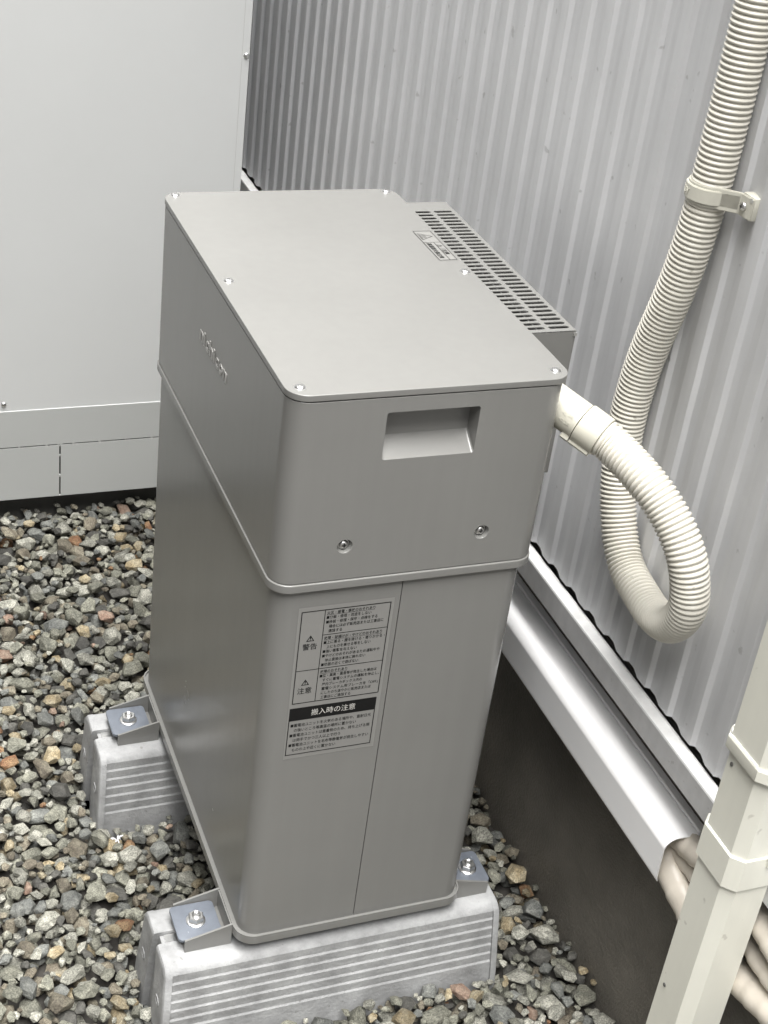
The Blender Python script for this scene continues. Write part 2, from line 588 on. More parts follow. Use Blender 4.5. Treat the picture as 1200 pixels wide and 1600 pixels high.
# waist band
bm = bmesh.new()
slab(bm, lambda i: ol(i, -0.0022, -0.0022, 0.3962, D + 0.0022, RC + 0.002), 0.6842, 0.6976, 0.0016)
link_mesh('waist_band', bm, MT['paint'], unit, 40, True)
# lower cover in two panels either side of the front seam
INS = 0.0045
SEAM = 0.1933
def half(side, inset=0.0):
    pts = rr(INS, INS, 0.3845, D - INS, RC, 12)
    out = []
    for a, b in pts:
        out.append((min(a, SEAM - 0.0007) if side < 0 else max(a, SEAM + 0.0007), b))
    res = []
    for q in out:
        if not res or (abs(q[0] - res[-1][0]) + abs(q[1] - res[-1][1]) > 1e-7):
            res.append(q)
    if abs(res[0][0] - res[-1][0]) + abs(res[0][1] - res[-1][1]) < 1e-7:
        res.pop()
    return res
for side, nm in ((-1, 'lower_panel'), (1, 'lower_panel')):
    bm = bmesh.new()
    h = half(side)
    loft(bm, [[(a, b, z) for a, b in h] for z in (0.0120, 0.6845)])
    link_mesh(nm, bm, MT['paint'], unit, 40, True)
bm = bmesh.new()
box(bm, SEAM - 0.004, SEAM + 0.004, INS + 0.0025, D - INS - 0.0025, 0.013, 0.684)
link_mesh('seam_gap_shade', bm, MT['dark'], unit, None)  # black core behind the seam, standing in for its shade
# base tray: rim standing a little proud with a shadow gap
bm = bmesh.new()
slab(bm, lambda i: ol(i, -0.0035, -0.0035, 0.3888, D + 0.0035, RC + 0.003), 0.0, 0.0135, 0.001)
tray = link_mesh('base_tray', bm, MT['paint'], unit, 40, True)
bm = bmesh.new()
o_ = ol(0, -0.0035, -0.0035, 0.3888, D + 0.0035, RC + 0.003)
i_ = ol(0.0026, -0.0035, -0.0035, 0.3888, D + 0.0035, RC + 0.003)
loft(bm, [[(x, y, 0.0135) for x, y in o_], [(x, y, 0.0178) for x, y in o_], [(x, y, 0.0178) for x, y in i_], [(x, y, 0.0135) for x, y in i_]], False)
link_mesh('tray_rim', bm, MT['paint'], unit, 40, True)
# lid screws and front screws
def dome_screw(px, py, pz, ax, r=0.0068, hgt=0.0030):
    bm = bmesh.new()
    lathe(bm, (px, py, pz), ax, [(r * 1.18, -0.0006), (r * 1.18, 0.0002), (r * 1.02, 0.0003), (r, 0.0006), (r * 0.86, hgt * 0.7), (r * 0.55, hgt), (r * 0.30, hgt * 0.98), (r * 0.26, hgt * 0.45)], 24)
    # cross recess ridge
    return link_mesh('screw', bm, MT['chrome'], unit, 50)
for px in (0.0190, 0.3815):
    for py in (0.0235, 0.3500, 0.6825):
        dome_screw(px if abs(py - 0.35) > 0.01 else (0.0156 if px < 0.1 else 0.3866), py, H, (0, 0, 1))
for sx_, sz_ in SCR:
    s = dome_screw(sx_, 0.0068, sz_, (0, -1, 0), 0.0066, 0.0042)
    bm = bmesh.new()
    for a in (0, 1):
        if a:
            box(bm, sx_ - 0.0032, sx_ + 0.0032, 0.0019, 0.0027, sz_ - 0.0007, sz_ + 0.0007)
        else:
            box(bm, sx_ - 0.0007, sx_ + 0.0007, 0.0019, 0.0026, sz_ - 0.0032, sz_ + 0.0032)
    link_mesh('cross_slot', bm, MT['dark'], s, None)

# vent cover over the heat sink on the wall side
vent = None
VX0, VX1, VY0, VY1, VZ = 0.3955, 0.4815, 0.1560, 0.6560, 0.9790
bm = bmesh.new()
rows = 33
p_ = (0.6125 - 0.1690) / (rows - 1)
cols = [(0.4075, 0.4365), (0.4425, 0.4755)]
xb = [(VX0, 0.4395), (0.4395, VX1)]
def slot_cell(cx0, cx1, cy0, cy1, sx0, sx1, yc_, r):
    """flat ring between a rectangle and a rounded slot"""
    n = 5
    sl_ = []
    for i in range(n + 1):
        a = R(-90 + 180 * i / n)
        sl_.append((sx1 - r + r * math.cos(a), yc_ + r * math.sin(a)))
    for i in range(n + 1):
        a = R(90 + 180 * i / n)
        sl_.append((sx0 + r + r * math.cos(a), yc_ + r * math.sin(a)))
    top = [bm.verts.new((a, b, VZ)) for a, b in sl_]
    lo = [bm.verts.new((a, b, VZ - 0.0014)) for a, b in sl_]
    m_ = len(sl_)
    for i in range(m_):
        bm.faces.new((top[i], lo[i], lo[(i + 1) % m_], top[(i + 1) % m_]))
    rc = [bm.verts.new((a, b, VZ)) for a, b in ((cx1, cy0), (cx1, cy1), (cx0, cy1), (cx0, cy0))]
    # right cap
    for i in range(n):
        pass
    bm.faces.new([rc[1], rc[0]] + [top[i] for i in range(0, n + 1)])
    bm.faces.new([rc[3], rc[2]] + [top[i] for i in range(n + 1, 2 * n + 2)])
    bm.faces.new((rc[2], rc[1], top[n], top[n + 1]))
    bm.faces.new((rc[0], rc[3], top[2 * n + 1], top[0]))
for j in range(rows):
    yc_ = 0.1690 + p_ * j
    for (s0, s1), (c0, c1) in zip(cols, xb):
        slot_cell(c0, c1, yc_ - p_ / 2, yc_ + p_ / 2, s0, s1, yc_, 0.0040)
ya, yb = 0.1690 - p_ / 2, 0.6125 + p_ / 2
for y0_, y1_ in ((VY0, ya), (yb, VY1)):
    bm.faces.new([bm.verts.new(q) for q in ((VX0, y0_, VZ), (VX1, y0_, VZ), (VX1, y1_, VZ), (VX0, y1_, VZ))])
bmesh.ops.remove_doubles(bm, verts=bm.verts, dist=1e-6)
grille = link_mesh('vent_grille', bm, MT['paint'], unit, None)
bm = bmesh.new()
VB = 0.74
box(bm, VX1 - 0.0012, VX1, VY0, VY1, VB, VZ - 0.0002)
box(bm, VX0, VX1 - 0.0014, VY0, VY0 + 0.0012, VB, VZ - 0.0015)
box(bm, VX0, VX1 - 0.0014, VY1 - 0.0012, VY1, VB, VZ - 0.0015)
link_mesh('vent_cover', bm, MT['paint'], unit, 30)
for i in range(7):
    fx = 0.4135 + 0.0105 * i
    bm = bmesh.new()
    box(bm, fx, fx + 0.0022, VY0 + 0.01, VY1 - 0.01, 0.60, 0.958 if i > 2 else 0.90)
    link_mesh('heat_sink_fin', bm, MT['chrome'] if i > 2 else MT['paint_in'], unit, None)
bm = bmesh.new()
box(bm, VX1 - 0.004, VX1 + 0.0012, VY0 - 0.0025, VY0 + 0.001, VZ - 0.008, VZ - 0.0035)
link_mesh('vent_clip', bm, MT['chrome'], unit, None)
# wiring box on the wall side that the conduit enters
bm = bmesh.new()
box(bm, 0.3930, 0.4525, 0.1180, 0.1555, 0.7280, 0.8290, 0.002, 2)
link_mesh('wiring_box', bm, mat('dark_wiring_box', (0.12, 0.118, 0.11), 0.5), unit, 40)

# raised lettering on the long side: reads from the far end towards the viewer
fl = lambda x, y, n: (-0.0002 - n, 0.4225 - x, 0.8640 + y)
xs_ = 0.0
LW_ = {'n': 0.0215, 'i': 0.0125, 'c': 0.0200, 'h': 0.0220, 'o': 0.0215}
for ch_ in 'nichicon':
    wd = LW_[ch_]
    text_mesh('letter', [(ch_, xs_, 0, 0.0320, wd * (0.80 if ch_ != 'i' else 0.48))], fl, MT['logo'], unit, 0.0011, 0.0007)
    xs_ += wd

# printed caution plates on the front
YF = INS - 0.0003
YP = INS - 0.00055
ff = lambda x, y, n: (x, YP, y)
bm = bmesh.new()
bm.faces.new([bm.verts.new(p) for p in ((0.0425, YF, 0.379), (0.1845, YF, 0.379), (0.1845, YF, 0.654), (0.0425, YF, 0.654))])
film = link_mesh('caution_label', bm, MT['film'], unit, None)
film['label'] = 'caution label with black frames and Japanese text on the front'
LX0, LX1, LZ0, LZ1 = 0.0468, 0.1800, 0.4830, 0.6472
cx_ = LX0 + 0.258 * (LX1 - LX0)
r1 = LZ1 - 0.273 * (LZ1 - LZ0)
r2 = LZ1 - 0.638 * (LZ1 - LZ0)
t1, t0 = 0.0014, 0.0010
def frame_rect(x0, z0, x1, z1, t):
    return [(x0, z0, x1, z0 + t), (x0, z1 - t, x1, z1), (x0, z0 + t, x0 + t, z1 - t), (x1 - t, z0 + t, x1, z1 - t)]
rects = frame_rect(LX0, LZ0, LX1, LZ1, t1)
rects += [(cx_, LZ0 + t1, cx_ + t0, LZ1 - t1), (cx_ + t0, r1, LX1 - t1, r1 + t0), (LX0 + t1, r2, LX1 - t1, r2 + t0)]
BX0, BX1, BZ0, BZ1, BH = 0.0446, 0.1785, 0.3862, 0.4752, 0.4530
rects += frame_rect(BX0, BZ0, BX1, BH, t1)
rects += [(BX0, BH, BX1, BZ1)]
CH = 0.00520
def tl(s, x, z, size=0.0063, ch=CH):
    return (s, x, z, size, ch * len(s) * 0.985)
TX = cx_ + 0.0035
items = []
def para(z, lines):
    for s, ind, pitch in lines:
        z -= pitch
        items.append(tl(s, TX + ind, z))
        if ind == -0.0:
            pass
para(LZ1 - 0.0010, [("火災・感電・事故のおそれあり", 0, 0.0078), ("■分解・修理・改造をしない", 0, 0.0079), ("■移設・修理・保守・点検をする", 0, 0.0079),
                    ("場合には必ず販売店または工事店に", 0.0048, 0.0079), ("連絡する", 0.0048, 0.0079)])
para(r1 - 0.0002, [("故障・破損けが・やけどのおそれあり", 0, 0.0078), ("■上に乗る・腰を掛ける・寄りかかる・", 0, 0.0079), ("上にものを乗せる等をしない", 0.0048, 0.0079),
                   ("■強い衝撃を与えない", 0, 0.0079), ("■やけどのおそれがあるため運転中や", 0, 0.0079), ("停止直後は本体に触れない", 0.0048, 0.0079), ("■機器の近くで遊ばない", 0, 0.0079)])
para(r2 - 0.0002, [("故障のおそれあり", 0, 0.0078), ("■煙・異臭・異音等が発生した場合は", 0, 0.0079), ("すぐに蓄電システムの運転を停止し、", 0.0048, 0.0079),
                   ("屋内ブレーカボックス内の", 0.0048, 0.0079), ("蓄電システム用ブレーカを「OFF」", 0.0048, 0.0079), ("にしたのち速やかに販売店または", 0.0048, 0.0079),
                   ("工事店にご連絡する", 0.0048, 0.0079)])
rects += [(TX, LZ1 - 0.0101, TX + 0.0715, LZ1 - 0.0097), (TX, r1 - 0.0096, TX + 0.0870, r1 - 0.0092), (TX, r2 - 0.0096, TX + 0.0410, r2 - 0.0092)]
LTX = (LX0 + cx_) / 2
items.append(("警告", LTX - 0.0105, 0.5805, 0.0120, 0.0215))
items.append(("注意", LTX - 0.0112, 0.5015, 0.0120, 0.0215))
z = BH - 0.0035
for s, ind in (("■蓄電池ユニットを火気のある場所や、直射日光", 0), ("の強いところ等高温の場所に置かない", 0.0056), ("■蓄電池ユニットは重量物のため、持ち上げる際", 0),
               ("は両手でかつ三人以上で行う", 0.0056), ("■蓄電池ユニットを毛布等静電気が発生しやすい", 0), ("ものの上や近くに置かない", 0.0056)):
    z -= 0.0094
    items.append(tl(s, BX0 + 0.0040 + ind, z, 0.0068, 0.00575))
lines_mesh('printed_frame', rects, ff, MT['ink'], film)
text_mesh('printed_text', items, ff, MT['ink'], film, 0.0, 0.00006)
fr2 = lambda x, y, n: (x, YP - 0.00025, y)
text_mesh('reversed_text', [("搬入時の注意", BX0 + 0.0335, BZ1 - 0.0163, 0.0125, 0.0680)], fr2, MT['reverse'], film)
# warning triangles
def triangle(bm, cx, cz, h, frame, t=0.0011, mark=True):
    b = h * 1.16 / 2
    o = [(cx, cz + h), (cx - b, cz), (cx + b, cz)]
    s = 1 - 3.2 * t / h
    ctr = (cx, cz + h / 3)
    i = [(ctr[0] + (p[0] - ctr[0]) * s, ctr[1] + (p[1] - ctr[1]) * s) for p in o]
    ov = [bm.verts.new(frame(*p, 0)) for p in o]
    iv = [bm.verts.new(frame(*p, 0)) for p in i]
    for k_ in range(3):
        bm.faces.new((ov[k_], ov[(k_ + 1) % 3], iv[(k_ + 1) % 3], iv[k_]))
    if mark:
        for q in (((-0.0006, 0.32), (0.0006, 0.32), (0.0009, 0.70), (-0.0009, 0.70)), ((-0.0007, 0.16), (0.0007, 0.16), (0.0007, 0.25), (-0.0007, 0.25))):
            bm.faces.new([bm.verts.new(frame(cx + a, cz + h * f_, 0)) for a, f_ in q])
for tx_, tz_ in ((LTX, 0.5945), (LTX - 0.0004, 0.5160)):
    bm = bmesh.new()
    triangle(bm, tx_, tz_, 0.0105, ff)
    link_mesh('warning_symbol', bm, MT['ink'], film, None)['kind'] = 'stuff'

# small hot surface label on the lid
f2 = lambda x, y, n: (0.3622 + y, 0.5082 - x, H + 0.00055)
bm = bmesh.new()
bm.faces.new([bm.verts.new(p) for p in ((0.3622, 0.3938, H + 0.0003), (0.3922, 0.3938, H + 0.0003), (0.3922, 0.5082, H + 0.0003), (0.3622, 0.5082, H + 0.0003))])
film2 = link_mesh('hot_surface_label', bm, MT['film'], unit, None)
film2['label'] = 'small hot surface label with triangle on the lid'
LW, LH = 0.1144, 0.0300
t = 0.0010
rects = frame_rect(0, 0, LW, LH, t) + [(0.0450, t, 0.0450 + t, LH - t), (0.0450 + t, 0.0172, LW - t, 0.0172 + t), (0.0700, 0.0172 + t, 0.0700 + t * 0.6, LH - t)]
lines_mesh('printed_frame', rects, f2, MT['ink'], film2)
text_mesh('printed_text', [("高温部火傷注意", 0.0490, 0.0045, 0.0092, 0.0580), ("注意", 0.0735, 0.0198, 0.0085, 0.0200)], f2, MT['ink'], film2, 0.0, 0.0002)
bm = bmesh.new()
triangle(bm, 0.0220, 0.0035, 0.0225, f2, 0.0010, False)
for k_ in range(3):
    bm.faces.new([bm.verts.new(f2(0.0172 + 0.004 * k_ + a, b, 0)) for a, b in ((0, 0.0075), (0.0011, 0.0075), (0.0016, 0.0140), (0.0005, 0.0140))])
bm.faces.new([bm.verts.new(f2(a, b, 0)) for a, b in ((0.0145, 0.0055), (0.0295, 0.0055), (0.0295, 0.0064), (0.0145, 0.0064))])
triangle(bm, 0.0600, 0.0190, 0.0085, f2, 0.0007)
link_mesh('warning_symbol', bm, MT['ink'], film2, None)['kind'] = 'stuff'

# feet: U shaped brackets with a zinc plate and a hexagon bolt
def bracket(side, yc0):
    # x measured outwards from the tray wall
    X = (lambda d: -0.0035 - d) if side < 0 else (lambda d: 0.3888 + d * 0.81)
    bm = bmesh.new()
    for y0_, y1_ in ((yc0 - 0.0415, yc0 - 0.0380), (yc0 + 0.0380, yc0 + 0.0415)):
        pts = [(X(0.0765), -0.026), (X(0.0), -0.026), (X(0.0), 0.0172), (X(0.0765), -0.0016)]
        extrude_poly(bm, pts, 'y', y0_, y1_)
    x0, x1 = sorted((X(0.0), X(0.0022)))
    box(bm, x0, x1, yc0 - 0.0380, yc0 + 0.0380, -0.020, 0.0150)
    x0, x1 = sorted((X(0.0), X(0.0765)))
    box(bm, x0, x1, yc0 - 0.0379, yc0 + 0.0379, -0.0258, -0.0225)
    br = link_mesh('foot_bracket', bm, MT['paint'], unit, 30)
    x0, x1 = sorted((X(0.0125), X(0.0850)))
    bm = bmesh.new()
    slab(bm, lambda i: rr(x0 + i, yc0 - 0.0365 + i, x1 - i, yc0 + 0.0365 - i, 0.008 - i, 5), -0.0085, -0.0025, 0.0012)
    link_mesh('spacer_plate', bm, MT['zinc'], br, 40)
    bx = X(0.0490)
    by = yc0 - 0.0015
    bm = bmesh.new()
    lathe(bm, (bx, by, -0.0028), (0, 0, 1), [(0.0158, 0), (0.0158, 0.0020), (0.0150, 0.0026), (0.006, 0.0026)], 32)
    link_mesh('washer', bm, MT['chrome'], br, 40)
    bm = bmesh.new()
    hexa = [(bx + 0.0130 * math.cos(R(60 * i + 22)), by + 0.0130 * math.sin(R(60 * i + 22))) for i in range(6)]
    hexs = [(bx + 0.0116 * math.cos(R(60 * i + 22)), by + 0.0116 * math.sin(R(60 * i + 22))) for i in range(6)]
    loft(bm, [[(a, b, -0.0004) for a, b in hexa], [(a, b, 0.0088) for a, b in hexa], [(a, b, 0.0102) for a, b in hexs]])
    lathe(bm, (bx, by, 0.0100), (0, 0, 1), [(0.0070, 0), (0.0070, 0.0026), (0.0060, 0.0036), (0.0036, 0.0018)], 20)
    link_mesh('bolt', bm, MT['chrome'], br, 30)
for side in (-1, 1):
    for yc0 in (0.0715, 0.5790):
        bracket(side, yc0)
adopt(unit)

# ------------------------------------------------------------------ concrete blocks
def make_block(yc0, label, dx=0.0):
    root = empty('foundation_block', label, 'concrete block', (0.1725 + dx, yc0, GZ), 'concrete blocks under the battery unit')
    ZT_, ZB_ = -0.0260, -0.2300
    xa, xb_ = -0.1060 + dx, 0.4520 + dx
    # half profile on the near side, stepped ledges; mirrored to the far side
    side = [(0.0520, -0.0265), (0.0600, -0.0285), (0.0660, -0.0330), (0.0695, -0.0395)]
    z = -0.0395
    y = 0.0695
    for i in range(6):
        side.append((y + 0.0004, z - 0.0150))
        side.append((y + 0.0012, z - 0.0164))
        z -= 0.0185
        y += 0.0025
        side.append((y - 0.0004, z + 0.0010))
        side.append((y + 0.0002, z))
    side.append((y + 0.0060, ZB_))
    near = [(-a, b) for a, b in side]
    gro = [(-0.0115, ZT_), (-0.0115, ZT_ - 0.0085), (0.0115, ZT_ - 0.0085), (0.0115, ZT_)]
    poly = near[::-1] + gro + side
    poly = [(yc0 + a, b) for a, b in poly]
    bm = bmesh.new()
    loft(bm, [[(xa - 0.002 - (-0.026 - b) * 0.055, a, b) for a, b in poly], [(xb_ + 0.002 + (-0.026 - b) * 0.055, a, b) for a, b in poly]])
    link_mesh('body', bm, MT['conc'], root, 25)
    # end frames: slab with a rounded outer edge, groove through the top
    def frame_end(x_in, sgn):
        bm = bmesh.new()
        def outline(ins, zdrop):
            p = [(0.0520, -0.0262 - zdrop), (0.0625, -0.0290 - zdrop), (0.0690, -0.0350 - zdrop * .7), (0.0735, -0.0430), (0.0860, -0.1300), (0.0915, -0.1700), (0.0960, ZB_)]
            p = [(a - ins, b) for a, b in p]
            g = [(-0.0115, ZT_ - zdrop), (-0.0125, -0.0440), (-0.0190, -0.0700), (-0.0270, -0.2150), (0.0270, -0.2150), (0.0190, -0.0700), (0.0125, -0.0440), (0.0115, ZT_ - zdrop)]
            return [(yc0 + a, b) for a, b in ([(-a, b) for a, b in p][::-1] + g + p)]
        loops = []
        for d, ins, zd in ((0.0, 0.0, 0.0), (0.0080, 0.0, 0.0), (0.0108, 0.0012, 0.0012), (0.0125, 0.0042, 0.0040), (0.0130, 0.0080, 0.0080)):
            loops.append([(x_in + sgn * (d + (-0.026 - b) * 0.055), a, b) for a, b in outline(ins, zd)])
        loft(bm, loops)
        f = link_mesh('end_frame', bm, MT['conc'], root, 30)
        # sunk lettering plate: a recessed panel rim and two cast rings
        for yy_, zz_, rr_ in ((yc0 - 0.050, -0.112, 0.011), (yc0 + 0.050, -0.112, 0.011)):
            bm = bmesh.new()
            x_ = x_in + sgn * (0.0128 + (zz_ + 0.026) * -0.055)
            n = 24
            lp = []
            for ra, da in ((rr_, 0.0), (rr_ - 0.0012, 0.0014), (rr_ - 0.0030, 0.0014), (rr_ - 0.0042, 0.0)):
                lp.append([(x_ + sgn * da, yy_ + ra * math.cos(2 * math.pi * i / n), zz_ + ra * math.sin(2 * math.pi * i / n)) for i in range(n)])
            loft(bm, lp, False)
            link_mesh('cast_ring', bm, MT['conc'], f, 30)
    frame_end(xa, -1)
    frame_end(xb_, 1)
    bm = bmesh.new()
    box(bm, xa + 0.004, xb_ - 0.004, yc0 - 0.0105, yc0 + 0.0105, ZT_ - 0.0084, ZT_ - 0.0060)
    link_mesh('channel_strip', bm, MT['chrome'], root, None)
    adopt(root)
    return root
make_block(0.0685, 'pale ribbed concrete block under the front edge of the battery unit')
make_block(0.5770, 'pale ribbed concrete block under the back half of the battery unit')

# ------------------------------------------------------------------ corrugated conduit
def spline(pts, step, passes=30):
    """arc-length resampled centripetal Catmull-Rom"""
    P = [Vector(p) for p in pts]
    P = [P[0] * 2 - P[1]] + P + [P[-1] * 2 - P[-2]]
    dense = []
    for i in range(1, len(P) - 2):
        p0, p1, p2, p3 = P[i - 1:i + 3]
        t0 = 0
        t1_ = t0 + max((p1 - p0).length, 1e-6) ** 0.5
        t2 = t1_ + max((p2 - p1).length, 1e-6) ** 0.5
        t3 = t2 + max((p3 - p2).length, 1e-6) ** 0.5
        for k_ in range(24):
            t_ = t1_ + (t2 - t1_) * k_ / 24
            A1 = p0 * ((t1_ - t_) / (t1_ - t0)) + p1 * ((t_ - t0) / (t1_ - t0))
            A2 = p1 * ((t2 - t_) / (t2 - t1_)) + p2 * ((t_ - t1_) / (t2 - t1_))
            A3 = p2 * ((t3 - t_) / (t3 - t2)) + p3 * ((t_ - t2) / (t3 - t2))
            B1 = A1 * ((t2 - t_) / (t2 - t0)) + A2 * ((t_ - t0) / (t2 - t0))
            B2 = A2 * ((t3 - t_) / (t3 - t1_)) + A3 * ((t_ - t1_) / (t3 - t1_))
            dense.append(B1 * ((t2 - t_) / (t2 - t1_)) + B2 * ((t_ - t1_) / (t2 - t1_)))
    dense.append(P[-2].copy())
    # smooth the polyline a little
    for _ in range(passes):
        q = dense[:]
        for i in range(1, len(q) - 1):
            dense[i] = (q[i - 1] + q[i] * 2 + q[i + 1]) / 4
    d = [0]
    for a, b in zip(dense, dense[1:]):
        d.append(d[-1] + (b - a).length)
    n = int(d[-1] / step)
    out = []
    j = 0
    for i in range(n + 1):
        s = d[-1] * i / n
        while j < len(d) - 2 and d[j + 1] < s:
            j += 1
        f = (s - d[j]) / max(d[j + 1] - d[j], 1e-9)
        out.append(dense[j].lerp(dense[j + 1], f))
    return out

def tube(bm, path, radius_fn, n=24, caps=True):
    loops = []
    up = Vector((0.3, 0.2, 1))
    tprev = None
    s = 0
    for i, p in enumerate(path):
        tg = (path[min(i + 1, len(path) - 1)] - path[max(i - 1, 0)]).normalized()
        if tprev is None:
            u = (up - tg * up.dot(tg)).normalized()
        else:
            u = (u - tg * u.dot(tg)).normalized()
        v = tg.cross(u)
        if i:
            s += (p - path[i - 1]).length
        r = radius_fn(s)
        loops.append([p + u * (r * math.cos(2 * math.pi * k_ / n)) + v * (r * math.sin(2 * math.pi * k_ / n)) for k_ in range(n)])
        tprev = tg
    loft(bm, loops, caps)

hose_pts = [(0.4515, 0.0090, 0.8978),
            (0.4608, -0.0033, 0.8931),
            (0.4700, -0.0158, 0.8880),
            (0.4940, -0.0787, 0.8654),
            (0.5090, -0.1094, 0.8447),
            (0.5230, -0.1398, 0.8159),
            (0.5330, -0.1607, 0.7846),
            (0.5410, -0.1693, 0.7501),
            (0.5470, -0.1708, 0.7157),
            (0.5530, -0.1552, 0.6794),
            (0.5590, -0.1249, 0.6452),
            (0.5645, -0.0786, 0.6291),
            (0.5680, -0.0301, 0.6313),
            (0.5700, 0.0205, 0.6417),
            (0.5710, 0.0544, 0.6682),
            (0.5710, 0.0779, 0.7042),
            (0.5710, 0.0985, 0.7560),
            (0.5710, 0.1110, 0.8430),
            (0.5710, 0.1010, 0.9558),
            (0.5710, 0.0640, 1.0900),
            (0.5710, 0.0455, 1.2137),
            (0.5710, 0.0395, 1.4316),
            (0.5710, 0.0390, 1.7500),
            (0.5710, 0.0390, 2.3000)]
HR = 0.0280
RP = 0.0076
def hose_r(s):
    ph = (s / RP) % 1.0
    # round crest and narrow valley
    return HR - 0.0036 * (abs(2 * ph - 1) ** 2.0)
conduit = empty('corrugated_conduit', 'ivory corrugated conduit looping from the battery unit up the metal cladding', 'conduit', (0.572, 0.04, 0.62))
bm = bmesh.new()
tube(bm, spline(hose_pts, RP / 8, 60), hose_r, 28)
link_mesh('hose', bm, MT['hose'], conduit, 80)
# connector: sleeve, ring nut and tab
ca = Vector((0.4200, 0.0480, 0.9120))
cd = (Vector((0.4640, -0.0100, 0.8900)) - ca).normalized()
bm = bmesh.new()
c0 = Vector((0.4400, 0.0240, 0.9035))
lathe(bm, c0 - cd * 0.060, cd, [(0.0240, 0), (0.0282, 0.0005), (0.0282, 0.0595), (0.025, 0.0600)], 40)
conn = link_mesh('connector', bm, MT['ivory'], conduit, 30)
bm = bmesh.new()
lathe(bm, c0 + cd * 0.0008, cd, [(0.0260, 0), (0.0298, 0.0004), (0.0302, 0.0020), (0.0302, 0.0330), (0.0296, 0.0345), (0.0262, 0.0350), (0.0255, 0.02)], 40)
link_mesh('ring_nut', bm, MT['ivory'], conn, 30)
# tab along the underside
q = cd.to_track_quat('Z', 'Y')
dn = Vector((0.0, 0.0, -1.0)); dn = (dn - cd * dn.dot(cd)).normalized()
sv = Vector((-0.55, -0.75, 0)); sv = (dn * 0.72 + (sv - cd * sv.dot(cd)).normalized() * 0.55).normalized()
tv = cd.cross(sv)
bm = bmesh.new()
for a0, a1 in ((-0.013, -0.0006), (0.0014, 0.0330)):
    lp = []
    for a in (a0, a1):
        b_ = c0 + cd * a
        lp.append([b_ + sv * s_ + tv * t_ for s_, t_ in ((0.026, -0.008), (0.0335, -0.0055), (0.0345, 0.0), (0.0335, 0.0055), (0.026, 0.008))])
    loft(bm, lp)
link_mesh('tab', bm, MT['ivory'], conn, 20)
# embossed rating marks on the sleeve, raised ivory strokes (size markings)
emb = []
um = Vector((0, 0, 1)); um = (um - cd * um.dot(cd)).normalized()
om = cd.cross(um)
vw = (C - c0); vw = (vw - cd * vw.dot(cd)).normalized()
base_ang = math.atan2(vw.dot(om), vw.dot(um))
def on_sleeve(x, y, n):
    a = base_ang + 0.25 - y / 0.0283
    rr_ = 0.02835 + n
    return c0 + cd * (-0.030 + x) + (um * math.cos(a) + om * math.sin(a)) * rr_
text_mesh('moulded_mark', [("42", 0.004, 0.001, 0.007, 0.007), ("38", 0.014, 0.003, 0.006, 0.007), ("42 35", 0.004, -0.009, 0.0065, 0.017)], on_sleeve, MT['clip'], conn, 0.0005)
adopt(conduit)

# ------------------------------------------------------------------ conduit clip
clip = empty('conduit_clip', 'cream plastic pipe clip screwed to the cladding round the conduit', 'pipe clip', (XW, 0.0, 1.235))
CZ0, CZ1 = 1.2215, 1.2410
cx, cy = 0.5720, 0.0448
def strap(z0, z1, ro, ri, tail, name, parent):
    outer, inner = [], []
    for i in range(25):
        a = R(100 + 158 * i / 24)       # around the front side (facing -x)
        outer.append((cx + ro * math.cos(a), cy - 0.0 + ro * math.sin(a)))
        inner.append((cx + ri * math.cos(a), cy + ri * math.sin(a)))
    # foot: from the -y side of the ring along the wall
    outer += [(0.5690, 0.0120), (0.5760, 0.0075), (0.5890, -0.0020), (0.5905, tail)]
    inner += [(0.5725, 0.0155), (0.5790, 0.0105), (0.5915, 0.0010), (0.5940, tail)]
    # close to the wall on the +y side
    outer = [(0.5960, cy + ro * 0.92)] + outer
    inner = [(0.5960, cy + ri * 0.92)] + inner
    bm = bmesh.new()
    loop = outer + inner[::-1]
    n = len(outer)
    rings = []
    for z in (z0, z1):
        rings.append([bm.verts.new((a, b, z)) for a, b in loop])
    m_ = len(loop)
    for i in range(m_):
        bm.faces.new((rings[0][i], rings[0][(i + 1) % m_], rings[1][(i + 1) % m_], rings[1][i]))
    for rg in rings:
        for i in range(n - 1):
            bm.faces.new((rg[i], rg[i + 1], rg[m_ - 2 - i], rg[m_ - 1 - i]))
    bmesh.ops.recalc_face_normals(bm, faces=bm.faces)
    bmesh.ops.bevel(bm, geom=[e for e in bm.edges if e.calc_face_angle(0) > R(50)], offset=0.0009, segments=2, affect='EDGES')
    return link_mesh(name, bm, MT['clip'], parent, 35)
st = strap(CZ0 - 0.0045, CZ1 + 0.0045, 0.0300, 0.0262, -0.0265, 'strap', clip)
strap(CZ0, CZ1, 0.0325, 0.0290, -0.0200, 'stiffening_band', clip)
bm = bmesh.new()
box(bm, 0.5935, 0.6080, -0.0275, 0.0010, CZ0 - 0.0055, CZ1 + 0.0055, 0.0015, 2)
link_mesh('foot', bm, MT['clip'], clip, 40)
bm = bmesh.new()
lathe(bm, (0.5880, -0.0120, 1.2312), (-1, 0, 0), [(0.0058, -0.001), (0.0058, 0.0004), (0.0048, 0.0022), (0.0026, 0.0030), (0.0010, 0.0031)], 20)
s = link_mesh('screw', bm, MT['chrome'], clip, 50)
bm = bmesh.new()
box(bm, 0.5846, 0.5853, -0.0148, -0.0092, 1.2306, 1.2318)
box(bm, 0.5845, 0.5852, -0.0126, -0.0114, 1.2284, 1.2340)
link_mesh('cross_slot', bm, MT['dark'], s, None)
bm = bmesh.new()
lathe(bm, (0.5905, -0.0235, 1.2425), (-1, 0, 0), [(0.0030, -0.001), (0.0030, 0.0004), (0.0012, 0.0004)], 16)
link_mesh('rivet', bm, MT['chrome'], clip, 50)
